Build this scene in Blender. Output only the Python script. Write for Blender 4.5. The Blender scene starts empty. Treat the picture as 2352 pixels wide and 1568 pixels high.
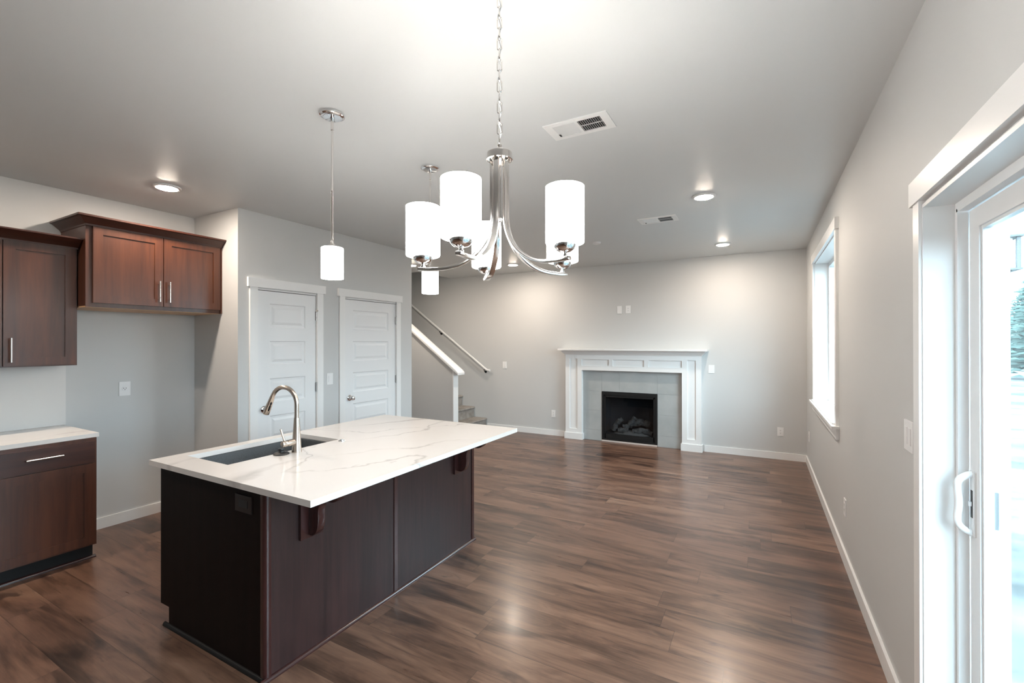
import bpy, bmesh, math, random
from mathutils import Vector, Matrix
R = math.radians
S = bpy.context.scene
COL = S.collection
random.seed(7)

# ------------------------------------------------------------------ camera
CAM_H, CEIL = 1.535, 2.74
cam_d = bpy.data.cameras.new('camera')
cam_d.sensor_width = 36.0
cam_d.lens = 1039.2 / 2352 * 36.0
cam_d.clip_start, cam_d.clip_end = 0.05, 400
cam = bpy.data.objects.new('camera', cam_d)
COL.objects.link(cam)
cam.location = (0, 0, CAM_H)
cam.rotation_mode = 'XYZ'
cam.matrix_world = (Matrix.Translation((0, 0, CAM_H)) @ Matrix.Rotation(R(28.848), 4, 'Z') @
                    Matrix.Rotation(R(90.14), 4, 'X') @ Matrix.Rotation(R(-0.066), 4, 'Z'))
S.camera = cam

# ------------------------------------------------------------------ exposure
vs = S.view_settings
vs.view_transform = 'Standard'
vs.look = 'None'
vs.exposure = 0.28
vs.gamma = 1.0
vs.use_curve_mapping = False
S.cycles.use_denoising = True
try:
    S.cycles.denoiser = 'OPENIMAGEDENOISE'
except Exception:
    pass
S.cycles.max_bounces = 10
S.cycles.diffuse_bounces = 6
S.cycles.glossy_bounces = 4
S.cycles.transparent_max_bounces = 12
S.cycles.sample_clamp_indirect = 6.0
S.cycles.caustics_reflective = False
S.cycles.caustics_refractive = False

# light levels
SKY = 16.0            # overcast daylight
SHADE_E = 28.0        # opal glass lamp shades
BULB_E = 22.0        # bulbs in the chandelier
PEND_E = 200.0        # bulbs in the pendants
DOWN_E = 400.0        # recessed lights
WARM = (1.0, 0.94, 0.86)

# ------------------------------------------------------------------ sky
w = bpy.data.worlds.new('overcast_sky')
S.world = w
w.use_nodes = True
nt = w.node_tree
nt.nodes.clear()
wo = nt.nodes.new('ShaderNodeOutputWorld')
bg = nt.nodes.new('ShaderNodeBackground')
tc = nt.nodes.new('ShaderNodeTexCoord')
sp = nt.nodes.new('ShaderNodeSeparateXYZ')
cr = nt.nodes.new('ShaderNodeValToRGB')
cr.color_ramp.elements[0].position = 0.48
cr.color_ramp.elements[0].color = (0.42, 0.5, 0.55, 1)
cr.color_ramp.elements[1].position = 0.62
cr.color_ramp.elements[1].color = (0.68, 0.88, 1.0, 1)
ma = nt.nodes.new('ShaderNodeMath')
ma.operation = 'MULTIPLY_ADD'
ma.inputs[1].default_value = 0.5
ma.inputs[2].default_value = 0.5
nt.links.new(tc.outputs['Generated'], sp.inputs[0])
nt.links.new(sp.outputs['Z'], ma.inputs[0])
nt.links.new(ma.outputs[0], cr.inputs[0])
nt.links.new(cr.outputs[0], bg.inputs[0])
bg.inputs[1].default_value = SKY
nt.links.new(bg.outputs[0], wo.inputs[0])


def portal(name, loc, sx, sz):
    l = bpy.data.lights.new(name, 'AREA')
    l.shape = 'RECTANGLE'
    l.size, l.size_y = sx, sz
    l.cycles.is_portal = True
    o = bpy.data.objects.new(name, l)
    o.matrix_world = Matrix.Translation(loc) @ Matrix.Rotation(R(90), 4, 'Y') @ Matrix.Rotation(R(90), 4, 'Z')
    COL.objects.link(o)
    return o


portal('window_daylight', (0.735, 5.05, 1.645), 1.66, 1.5)
portal('slider_daylight', (0.735, 1.19, 1.0), 1.84, 2.04)

# ------------------------------------------------------------------ materials
class NT:
    def __init__(s, nt):
        s.nt = nt

    def n(s, typ, ins=None, **attrs):
        k = s.nt.nodes.new('ShaderNode' + typ)
        for a, v in attrs.items():
            setattr(k, a, v)
        for key, v in (ins or {}).items():
            sock = k.inputs[key]
            if hasattr(v, 'is_output'):
                s.nt.links.new(v, sock)
            else:
                sock.default_value = v
        return k

    def m(s, op, a, b=0.0, c=0.0):
        k = s.n('Math', {0: a, 1: b, 2: c}, operation=op)
        return k.outputs[0]

    def ramp(s, fac, stops, interp='LINEAR'):
        k = s.n('ValToRGB', {0: fac})
        e = k.color_ramp.elements
        k.color_ramp.interpolation = interp
        while len(e) < len(stops):
            e.new(0.5)
        for el, (p, c) in zip(e, stops):
            el.position = p
            el.color = (*c, 1) if len(c) == 3 else c
        return k.outputs[0]

    def mix(s, fac, a, b, blend='MIX'):
        k = s.nt.nodes.new('ShaderNodeMix')
        k.data_type = 'RGBA'
        k.blend_type = blend
        for i, v in ((0, fac), (6, a), (7, b)):
            if hasattr(v, 'is_output'):
                s.nt.links.new(v, k.inputs[i])
            else:
                k.inputs[i].default_value = v if i == 0 else (*v, 1)
        return k.outputs[2]


def material(name, color=(.5, .5, .5), rough=.5, metal=0.0, spec=.5, coat=0.0, coat_rough=.1, emit=None, estr=0.0):
    m = bpy.data.materials.new(name)
    m.use_nodes = True
    b = m.node_tree.nodes['Principled BSDF']
    b.inputs['Base Color'].default_value = (*color, 1)
    b.inputs['Roughness'].default_value = rough
    b.inputs['Metallic'].default_value = metal
    b.inputs['Specular IOR Level'].default_value = spec
    b.inputs['Coat Weight'].default_value = coat
    b.inputs['Coat Roughness'].default_value = coat_rough
    if emit:
        b.inputs['Emission Color'].default_value = (*emit, 1)
        b.inputs['Emission Strength'].default_value = estr
    return m, NT(m.node_tree), b


def bump(g, b, height, strength=.2, dist=.002):
    k = g.n('Bump', {'Height': height, 'Strength': strength, 'Distance': dist})
    g.nt.links.new(k.outputs[0], b.inputs['Normal'])


def objco(g, scale=(1, 1, 1), loc=(0, 0, 0)):
    t = g.n('TexCoord')
    return g.n('Mapping', {'Vector': t.outputs['Object'], 'Scale': scale, 'Location': loc}).outputs[0]


def noise(g, vec, scale=5.0, detail=4.0, rough=.55, dist=0.0):
    return g.n('TexNoise', {'Vector': vec, 'Scale': scale, 'Detail': detail, 'Roughness': rough, 'Distortion': dist}).outputs['Fac']


def paint(name, c, rough=.55, bs=.05):
    m, g, b = material(name, c, rough, spec=.35)
    v = objco(g)
    n1 = noise(g, v, 1.3, 3)
    colr = g.mix(n1, tuple(x * .985 for x in c), tuple(min(1, x * 1.015) for x in c))
    g.nt.links.new(colr, b.inputs['Base Color'])
    bump(g, b, noise(g, v, 160, 2), bs, .001)
    return m


M = {}
M['wall'] = paint('wall_paint_greige', (0.580, 0.585, 0.582))
M['ceil'] = paint('ceiling_paint_greige', (0.635, 0.650, 0.652), .43)
M['trim'] = paint('white_trim_paint', (0.82, 0.82, 0.815), .32, .01)
M['splash'] = paint('white_backsplash', (0.70, 0.69, 0.675), .35, .01)
M['door'] = paint('white_door_paint', (0.80, 0.805, 0.81), .38, .02)
M['plastic'] = paint('white_plastic', (0.82, 0.82, 0.82), .3, .0)
M['vinyl'] = paint('white_vinyl', (0.83, 0.84, 0.845), .3, .0)
M['vent'] = paint('white_vent_metal', (0.80, 0.80, 0.79), .4, .0)


def floor_mat():
    m, g, b = material('floor_planks', rough=.3)
    t = g.n('TexCoord')
    s = g.n('SeparateXYZ', {0: t.outputs['Object']})
    x, y = s.outputs[0], s.outputs[1]
    W, L = .187, 1.22
    yr = g.m('DIVIDE', g.m('SUBTRACT', y, .0977), W)
    row = g.m('FLOOR', yr)
    fy = g.m('FRACT', yr)
    ro = g.n('TexWhiteNoise', {'W': row}, noise_dimensions='1D').outputs['Value']
    xr = g.m('DIVIDE', g.m('ADD', x, g.m('MULTIPLY', ro, L * 3)), L)
    colm = g.m('FLOOR', xr)
    fx = g.m('FRACT', xr)
    idv = g.n('CombineXYZ', {0: row, 1: colm}).outputs[0]
    wn = g.n('TexWhiteNoise', {'Vector': idv}, noise_dimensions='2D')
    cs = g.n('SeparateColor', {0: wn.outputs['Color']})
    r1, r2, r3 = cs.outputs[0], cs.outputs[1], cs.outputs[2]
    ox = g.m('ADD', x, g.m('MULTIPLY', r1, 37.0))
    oy = g.m('ADD', y, g.m('MULTIPLY', r2, 19.0))

    def vec(sx, sy):
        return g.n('CombineXYZ', {0: g.m('MULTIPLY', ox, sx), 1: g.m('MULTIPLY', oy, sy), 2: g.m('MULTIPLY', r3, 9.0)}).outputs[0]
    broad = noise(g, vec(1.25, 6.5), 1.0, 5, .56, 1.0)
    grain = noise(g, vec(2.6, 46.0), 1.0, 6, .65, .3)
    fine = noise(g, vec(7.0, 190.0), 1.0, 3, .6)
    knot = noise(g, vec(1.9, 8.0), 1.0, 4, .55, 1.8)
    v = g.m('MULTIPLY_ADD', broad, .72, g.m('MULTIPLY', grain, .24))
    v = g.m('ADD', v, g.m('MULTIPLY', g.m('SUBTRACT', fine, .5), .10))
    v = g.m('ADD', v, g.m('MULTIPLY', g.m('SUBTRACT', r3, .5), .11))
    c = g.ramp(v, [(.29, (.032, .0165, .0115)), (.39, (.080, .040, .026)), (.49, (.148, .076, .049)), (.60, (.205, .111, .072)), (.74, (.275, .165, .112))])
    kd = g.ramp(knot, [(.58, (0, 0, 0)), (.72, (1, 1, 1))])
    c = g.mix(g.m('MULTIPLY', kd, .75), c, (.040, .021, .016))
    gx = g.m('GREATER_THAN', g.m('ABSOLUTE', g.m('SUBTRACT', fx, .5)), .5 - .0014 / L * 1.0)
    gy = g.m('GREATER_THAN', g.m('ABSOLUTE', g.m('SUBTRACT', fy, .5)), .5 - .0014 / W)
    gap = g.m('MAXIMUM', gx, gy)
    c = g.mix(g.m('MULTIPLY', gap, .5), c, (.012, .008, .006))
    g.nt.links.new(c, b.inputs['Base Color'])
    rg = g.m('MULTIPLY_ADD', grain, .14, .23)
    g.nt.links.new(rg, b.inputs['Roughness'])
    b.inputs['Specular IOR Level'].default_value = .5
    b.inputs['Coat Weight'].default_value = .12
    b.inputs['Coat Roughness'].default_value = .16
    bump(g, b, g.m('SUBTRACT', g.m('MULTIPLY', grain, .35), gap), .22, .0012)
    return m


M['floor'] = floor_mat()


def wood(name, dark, light, axis='Z', rough=.33, coat=.25, scale=1.0, spec=.5):
    m, g, b = material(name, light, rough, spec=spec, coat=coat, coat_rough=.22)
    st = {'Z': (26, 26, 1.6), 'Y': (26, 1.6, 26), 'X': (1.6, 26, 26)}[axis]
    v = objco(g, tuple(k * scale for k in st))
    n1 = noise(g, v, 1.0, 6, .62, .5)
    v2 = objco(g, tuple(k * .22 * scale for k in st))
    n2 = noise(g, v2, 1.0, 3, .5, .8)
    f = g.m('MULTIPLY_ADD', n1, .6, g.m('MULTIPLY', n2, .4))
    c = g.ramp(f, [(.3, dark), (.7, light)])
    g.nt.links.new(c, b.inputs['Base Color'])
    bump(g, b, n1, .06, .0006)
    return m


M['cab'] = wood('dark_cherry_wood', (.038, .0105, .0048), (.100, .031, .0135), rough=.36, coat=.14)
M['cab_h'] = wood('dark_cherry_wood_level_grain', (.030, .0080, .0045), (.075, .021, .011), 'Y', .36, .14)
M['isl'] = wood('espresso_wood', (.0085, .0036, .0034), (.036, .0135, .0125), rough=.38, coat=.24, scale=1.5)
M['isl_end_shaded'] = wood('espresso_wood_end_shaded', (.005, .0025, .002), (.012, .0055, .0045), rough=.6, coat=.0, spec=.12)  # darker, duller copy of the espresso; shade on the island ends put into its colour
M['trimwood'] = wood('espresso_trim', (.018, .0052, .0048), (.044, .0125, .0115), rough=.24, coat=.6)
M['toe'] = material('black_toe_kick', (.006, .0055, .0055), .5, spec=.25)[0]
M['maple'] = wood('maple_panel', (.55, .34, .19), (.68, .45, .27), 'Y', .5, 0)


def quartz():
    m, g, b = material('white_quartz', (.78, .74, .71), .13, spec=.5)
    v = objco(g)
    veins = None
    for k, (sc, th, o) in enumerate(((.95, 95.0, 3.1), (1.35, 150.0, 11.7))):
        vv = objco(g, (1, .75, 1), (o, o * .37, 0))
        warp = g.n('TexNoise', {'Vector': vv, 'Scale': 3.4, 'Detail': 4.0, 'Roughness': .62})
        wv = g.n('VectorMath', {0: warp.outputs['Color'], 1: (.22, .22, .22)}, operation='MULTIPLY').outputs[0]
        off = g.n('VectorMath', {0: vv, 1: wv}, operation='ADD').outputs[0]
        n1 = noise(g, off, sc, 1, .4)
        e = g.m('SUBTRACT', 1.0, g.m('MINIMUM', g.m('MULTIPLY', g.m('ABSOLUTE', g.m('SUBTRACT', n1, .5)), th), 1.0))
        gate = g.ramp(noise(g, vv, 3.1, 2), [(.40, (.12, .12, .12)), (.60, (1, 1, 1))])
        e = g.m('MULTIPLY', e, gate)
        veins = e if veins is None else g.m('MAXIMUM', veins, e)
    vein = veins
    c = g.mix(noise(g, v, 3.0, 3), (.75, .705, .67), (.80, .765, .735))
    c = g.mix(g.m('MULTIPLY', vein, .6), c, (.42, .375, .35))
    g.nt.links.new(c, b.inputs['Base Color'])
    return m


M['quartz'] = quartz()
M['chrome'] = material('polished_chrome', (.88, .88, .89), .05, 1.0)[0]
M['nickel_pol'] = material('polished_nickel', (.90, .875, .85), .14, 1.0)[0]


def brushed(name, c, rough):
    m, g, b = material(name, c, rough, 1.0)
    return m


M['nickel'] = brushed('brushed_nickel', (.66, .58, .51), .27)
M['pull'] = brushed('satin_bar_pull', (.80, .76, .72), .25)
M['black'] = material('black_metal', (.007, .0075, .008), .42, spec=.4)[0]
M['blackplastic'] = material('black_rubber', (.018, .018, .019), .45)[0]
M['brown'] = material('brown_plastic', (.016, .008, .006), .4, spec=.3)[0]
M['hinge'] = material('satin_hinge_metal', (.36, .34, .33), .3, 1.0)[0]
M['dark'] = material('shadow_gap', (.02, .02, .02), .9)[0]


def granite():
    m, g, b = material('graphite_composite', (.03, .035, .04), .5)
    v = objco(g)
    c = g.ramp(noise(g, v, 220, 3), [(.35, (.022, .026, .030)), (.7, (.06, .068, .076))])
    g.nt.links.new(c, b.inputs['Base Color'])
    return m


M['sink'] = granite()


def opal(name, strength):
    m, g, b = material(name, (.85, .83, .80), .25, emit=(1.0, .965, .925), estr=strength)
    return m


M['opal'] = opal('opal_glass_lit', SHADE_E)
M['bulb'] = material('bulb_lit', (.9, .9, .9), .4, emit=WARM, estr=BULB_E)[0]
M['bulb_p'] = material('pendant_bulb_lit', (.9, .9, .9), .4, emit=WARM, estr=PEND_E)[0]
M['lens'] = material('downlight_lens_lit', (.9, .9, .9), .4, emit=(1.0, .86, .72), estr=DOWN_E)[0]


def glass(name, tint=(1, 1, 1), rough=0.0):
    m = bpy.data.materials.new(name)
    m.use_nodes = True
    g = NT(m.node_tree)
    m.node_tree.nodes.clear()
    out = g.n('OutputMaterial')
    lw = g.n('LayerWeight', {'Blend': .5})
    fr = g.m('MULTIPLY_ADD', g.m('POWER', lw.outputs['Facing'], 5.0), .55, .025)
    tr = g.n('BsdfTransparent', {'Color': (*tint, 1)})
    gl = g.n('BsdfGlossy', {'Color': (1, 1, 1, 1), 'Roughness': rough})
    mx = g.n('MixShader', {0: fr, 1: tr.outputs[0], 2: gl.outputs[0]})
    g.nt.links.new(mx.outputs[0], out.inputs[0])
    return m


M['glass'] = glass('window_glass', (.93, .97, .98))
M['fglass'] = glass('fireplace_glass', (.62, .64, .66), .03)


def tile_mat():
    m, g, b = material('grey_stone_tile', (.36, .375, .37), .35)
    v = objco(g)
    c = g.ramp(noise(g, v, 4, 5), [(.3, (.35, .365, .362)), (.7, (.42, .43, .425))])
    g.nt.links.new(c, b.inputs['Base Color'])
    return m


M['tile'] = tile_mat()
M['grout'] = material('pale_grout', (.33, .34, .335), .8)[0]


def carpet():
    m, g, b = material('beige_carpet', (.3, .27, .24), .95, spec=.1)
    v = objco(g)
    n = noise(g, v, 190, 4, .7)
    n2 = noise(g, v, 14, 3)
    c = g.ramp(g.m('MULTIPLY_ADD', n, .7, g.m('MULTIPLY', n2, .3)), [(.35, (.19, .165, .145)), (.65, (.47, .425, .385))])
    g.nt.links.new(c, b.inputs['Base Color'])
    bump(g, b, n, .8, .006)
    return m


M['carpet'] = carpet()


def log_mat():
    m, g, b = material('ceramic_log', (.3, .28, .26), .9)
    v = objco(g, (1, 1, 1))
    n = noise(g, v, 22, 5, .7)
    c = g.ramp(n, [(.3, (.10, .095, .09)), (.7, (.42, .40, .375))])
    g.nt.links.new(c, b.inputs['Base Color'])
    bump(g, b, n, .7, .01)
    return m


M['log'] = log_mat()
M['firebrick'] = material('charcoal_firebox_lining', (.095, .105, .115), .85)[0]
M['sill'] = material('pale_threshold_metal', (.62, .54, .50), .4)[0]
M['ember'] = material('ember_bed', (.35, .33, .31), .95)[0]


def soil():
    m, g, b = material('sandy_ground', (.3, .28, .25), .95, spec=.1)
    v = objco(g)
    n = noise(g, v, .55, 6, .65)
    n2 = noise(g, objco(g, (.35, 2.0, 1)), .5, 5, .7)
    c = g.ramp(g.m('MULTIPLY_ADD', n, .45, g.m('MULTIPLY', n2, .55)), [(.40, (.028, .036, .037)), (.5, (.075, .082, .082)), (.6, (.15, .15, .145))])
    g.nt.links.new(c, b.inputs['Base Color'])
    return m


M['soil'] = soil()
M['needles'] = material('conifer_needles', (.06, .095, .085), .9, spec=.1)[0]
M['bark'] = material('conifer_bark', (.07, .06, .05), .9)[0]
M['siding'] = paint('pale_siding', (.62, .66, .68), .6)
M['lantern'] = material('grey_lantern_metal', (.10, .11, .115), .5)[0]
M['frost'] = material('frosted_lantern_glass', (.75, .78, .78), .4)[0]


# ------------------------------------------------------------------ mesh helpers
def tag(o, label=None, cat=None, group=None, kind=None):
    if label:
        o['label'] = label
    if cat:
        o['category'] = cat
    if group:
        o['group'] = group
    if kind:
        o['kind'] = kind
    return o


def wloc(o):
    v = Vector((0, 0, 0))
    while o is not None:
        v += o.location
        o = o.parent
    return v


def thing(name, loc, label, cat, group=None, kind=None):
    o = bpy.data.objects.new(name, None)
    o.empty_display_size = .1
    o.location = loc
    COL.objects.link(o)
    return tag(o, label, cat, group, kind)


class MB:
    def __init__(s):
        s.bm = bmesh.new()

    def box(s, x0, x1, y0, y1, z0, z1, skip=()):
        x0, x1 = sorted((x0, x1)); y0, y1 = sorted((y0, y1)); z0, z1 = sorted((z0, z1))
        v = [s.bm.verts.new(p) for p in ((x0, y0, z0), (x1, y0, z0), (x1, y1, z0), (x0, y1, z0), (x0, y0, z1), (x1, y0, z1), (x1, y1, z1), (x0, y1, z1))]
        for i, f in enumerate(((3, 2, 1, 0), (4, 5, 6, 7), (0, 1, 5, 4), (1, 2, 6, 5), (2, 3, 7, 6), (3, 0, 4, 7))):
            if i not in skip:
                s.bm.faces.new([v[j] for j in f])
        return s

    def prism(s, pts, axis, a, b):
        """outline pts (2-D) extruded along axis from a to b; 2-D = the other two axes in x,y,z order"""
        def P(p, t):
            q = list(p)
            q.insert('xyz'.index(axis), t)
            return q
        A = [s.bm.verts.new(P(p, a)) for p in pts]
        B = [s.bm.verts.new(P(p, b)) for p in pts]
        fs = [s.bm.faces.new(A), s.bm.faces.new(B[::-1])]
        n = len(pts)
        for i in range(n):
            fs.append(s.bm.faces.new((A[i], B[i], B[(i + 1) % n], A[(i + 1) % n])))
        bmesh.ops.recalc_face_normals(s.bm, faces=fs)
        return s

    def lathe(s, prof, c, n=32, axis='z', close=False):
        """prof = [(r, h)], revolved about an axis through c"""
        rings = []
        for r, h in prof:
            if r < 1e-6:
                p = {'z': (0, 0, h), 'x': (h, 0, 0), 'y': (0, h, 0)}[axis]
                rings.append([s.bm.verts.new(Vector(c) + Vector(p))])
            else:
                rg = []
                for i in range(n):
                    a = 2 * math.pi * i / n
                    u, v = r * math.cos(a), r * math.sin(a)
                    p = {'z': (u, v, h), 'x': (h, u, v), 'y': (v, h, u)}[axis]
                    rg.append(s.bm.verts.new(Vector(c) + Vector(p)))
                rings.append(rg)
        fs = []
        if close:
            rings.append(rings[0])
        for A, B in zip(rings, rings[1:]):
            for i in range(n):
                j = (i + 1) % n
                if len(A) == 1 and len(B) == 1:
                    continue
                if len(A) == 1:
                    fs.append(s.bm.faces.new((A[0], B[j], B[i])))
                elif len(B) == 1:
                    fs.append(s.bm.faces.new((A[i], A[j], B[0])))
                else:
                    fs.append(s.bm.faces.new((A[i], A[j], B[j], B[i])))
        bmesh.ops.recalc_face_normals(s.bm, faces=fs)
        return s

    def sweep(s, path, section, closed=False, up=None, scales=None):
        """sweep a 2-D section along a polyline"""
        P = [Vector(p) for p in path]
        n = len(P)
        T = []
        for i in range(n):
            a = P[(i - 1) % n] if closed or i > 0 else P[i]
            b = P[(i + 1) % n] if closed or i < n - 1 else P[i]
            T.append((b - a).normalized())
        if up is None:
            up = Vector((0, 0, 1)) if abs(T[0].z) < .9 else Vector((1, 0, 0))
        N = (Vector(up) - T[0] * Vector(up).dot(T[0])).normalized()
        rings = []
        for i in range(n):
            if i:
                q = T[i - 1].rotation_difference(T[i])
                N = q @ N
                N = (N - T[i] * N.dot(T[i])).normalized()
            Bn = T[i].cross(N)
            k = scales[i] if scales else 1.0
            rings.append([s.bm.verts.new(P[i] + N * (u * k) + Bn * (v * k)) for u, v in section])
        fs = []
        m = len(section)
        pairs = list(zip(rings, rings[1:])) + ([(rings[-1], rings[0])] if closed else [])
        for A, B in pairs:
            for i in range(m):
                j = (i + 1) % m
                fs.append(s.bm.faces.new((A[i], A[j], B[j], B[i])))
        if not closed:
            fs.append(s.bm.faces.new(rings[0][::-1]))
            fs.append(s.bm.faces.new(rings[-1]))
        bmesh.ops.recalc_face_normals(s.bm, faces=fs)
        return s

    def tube(s, path, r, n=12, closed=False, scales=None):
        sec = [(r * math.cos(2 * math.pi * i / n), r * math.sin(2 * math.pi * i / n)) for i in range(n)]
        return s.sweep(path, sec, closed, None, scales)

    def build(s, name, mat, parent=None, bevel=0.0, seg=2, smooth=True):
        bm = s.bm
        if bevel:
            es = [e for e in bm.edges if len(e.link_faces) == 2 and e.calc_face_angle(0) > .6]
            bmesh.ops.bevel(bm, geom=es, offset=bevel, offset_type='OFFSET', segments=seg, profile=.5, affect='EDGES', clamp_overlap=True)
        if parent is not None:
            bmesh.ops.translate(bm, verts=bm.verts, vec=-wloc(parent))
        me = bpy.data.meshes.new(name)
        bm.to_mesh(me)
        bm.free()
        me.materials.append(mat)
        if smooth:
            me.shade_smooth()
            me.set_sharp_from_angle(angle=R(35))
        o = bpy.data.objects.new(name, me)
        COL.objects.link(o)
        if parent is not None:
            o.parent = parent
        return o


def copy_tree(o, parent=None):
    c = o.copy()
    COL.objects.link(c)
    c.parent = parent
    for ch in o.children:
        copy_tree(ch, c)
    return c


def structure(name, mb, mat, label, cat, bevel=0.0):
    return tag(mb.build(name, mat, None, bevel), label, cat, None, 'structure')


def arc(cx, cy, r, a0, a1, n):
    return [(cx + r * math.cos(R(a0 + (a1 - a0) * i / n)), cy + r * math.sin(R(a0 + (a1 - a0) * i / n))) for i in range(n + 1)]


# ------------------------------------------------------------------ the room
XR, YF, XK, YJ, XD, YE, YB = .51, 6.90, -4.80, 2.35, -4.08, 4.635, -4.6
structure('floor', MB().box(-8, XR + .2, YB - .15, YF + .15, -.1, 0), M['floor'], 'dark brown wood plank floor of the whole room', 'floor')
structure('ceiling', MB().box(-8.1, XR + .2, YB - .15, 5.98, CEIL, CEIL + .18).box(-5.11, XR + .2, 5.98, YF + .15, CEIL, CEIL + .18),
          M['ceil'], 'smooth greige painted ceiling with recessed lights', 'ceiling')
# right wall with the window and the sliding door
WY0, WY1, WZ0, WZ1 = 4.225, 5.87, .905, 2.385
SY0, SY1, SZ = .28, 2.10, 2.01
X2 = .72
structure('wall_right', MB().box(XR, X2, YB, SY0, 0, CEIL).box(XR, X2, SY0, SY1, SZ, CEIL).box(XR, X2, SY1, WY0, 0, CEIL)
          .box(XR, X2, WY0, WY1, 0, WZ0).box(XR, X2, WY0, WY1, WZ1, CEIL).box(XR, X2, WY1, YF, 0, CEIL),
          M['wall'], 'greige wall with the window and glass sliding door', 'wall')
FBX0, FBX1, FBZ1 = -2.185, -1.341, .775
structure('wall_far', MB().box(-8, FBX0, YF, YF + .15, 0, CEIL).box(FBX1, X2, YF, YF + .15, 0, CEIL).box(FBX0, FBX1, YF, YF + .15, FBZ1, CEIL)
          .box(FBX0, FBX1, YF, YF + .15, 0, .02).box(-8, -5.0, YF, YF + .15, CEIL, 5.0),
          M['wall'], 'greige wall behind the white fireplace mantel', 'wall')
structure('wall_kitchen', MB().box(XK - .15, XK, YB, YJ + .12, 0, CEIL), M['wall'], 'greige kitchen wall behind the cabinets', 'wall')
structure('wall_return', MB().box(XK, XD, YJ, YJ + .12, 0, CEIL), M['wall'], 'short greige wall beside the cabinet over the empty fridge bay', 'wall')
D1, D2, DZ = (2.515, 3.17), (3.515, 4.345), 2.04
structure('wall_doors', MB().box(XD - .12, XD, YJ + .12, D1[0], 0, CEIL).box(XD - .12, XD, D1[0], D1[1], DZ, CEIL).box(XD - .12, XD, D1[1], D2[0], 0, CEIL)
          .box(XD - .12, XD, D2[0], D2[1], DZ, CEIL).box(XD - .12, XD, D2[1], YE, 0, CEIL), M['wall'], 'greige wall holding two white five-panel doors', 'wall')
structure('wall_hall', MB().box(-8, XD - .12, YE - .12, YE, 0, CEIL), M['wall'], 'hall side of the wall past the two doors', 'wall')
structure('wall_back', MB().box(-5.0, X2, YB - .15, YB, 0, CEIL), M['wall'], 'wall behind the viewer', 'wall')
structure('wall_left', MB().box(-8.15, -8, YE - .12, YF + .15, 0, 5.0), M['wall'], 'end wall of the stair hall', 'wall')
structure('wall_stairwell', MB().box(-8, -5.11, 5.86, 5.98, CEIL + .18, 5.0).box(-5.11, -5.0, 5.86, YF, CEIL + .18, 5.0).box(-8.15, -5.0, 5.86, YF + .15, 5.0, 5.1),
          M['wall'], 'upper walls of the stairwell above the ceiling opening', 'wall')
# knee wall along the stairs
KX, KZ, KS = -4.358, 1.10, .76


def kz(x):
    return min(CEIL, KZ + (KX - x) * KS)


xk = KX - (CEIL - KZ) / KS
structure('wall_stairs', MB().prism([(KX, 0), (KX, KZ), (xk, CEIL), (-8, CEIL), (-8, 0)], 'y', 5.93, 6.05), M['wall'],
          'low greige half wall sloping up alongside the stairs', 'wall')
cap = MB().prism([(KX + .125, KZ - .085), (KX + .125, KZ - .045), (KX + .085, KZ - .005), (xk, CEIL - .005 - .03), (xk, CEIL - .07)], 'y', 5.895, 6.085)
structure('trim_1', cap, M['trim'], 'white sloped cap on top of the stair half wall', 'trim', .004)
structure('trim_2', MB().box(KX, KX + .018, 5.925, 6.055, 0, KZ - .01), M['trim'], 'white end board on the stair half wall', 'trim', .002)

# baseboards
BB = .09


def base(name, boxes, label):
    m = MB()
    for b in boxes:
        m.box(*b, 0, BB)
    structure(name, m, M['trim'], label, 'baseboard', .004)


base('baseboard_right', [(XR - .014, XR, 2.18, YF - .014), (XR - .014, XR, YB, .2)], 'white baseboard running along the wall below the window')
base('baseboard_far', [(-4.31, -2.79, YF - .014, YF), (-.705, XR - .014, YF - .014, YF)], 'white baseboard either side of the fireplace')
base('baseboard_kitchen', [(XK, XK + .014, 1.43, YJ - .014)], 'white baseboard in the empty fridge bay')
base('baseboard_return', [(XK, XD, YJ - .014, YJ)], 'white baseboard on the short wall of the fridge bay')
base('baseboard_doors', [(XD, XD + .014, YJ, 2.44), (XD, XD + .014, 3.25, 3.44), (XD, XD + .014, 4.425, YE)], 'white baseboard between the two white doors')
base('baseboard_hall', [(-8, KX - .03, 5.916, 5.93)], 'white baseboard at the foot of the stair half wall')


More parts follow.
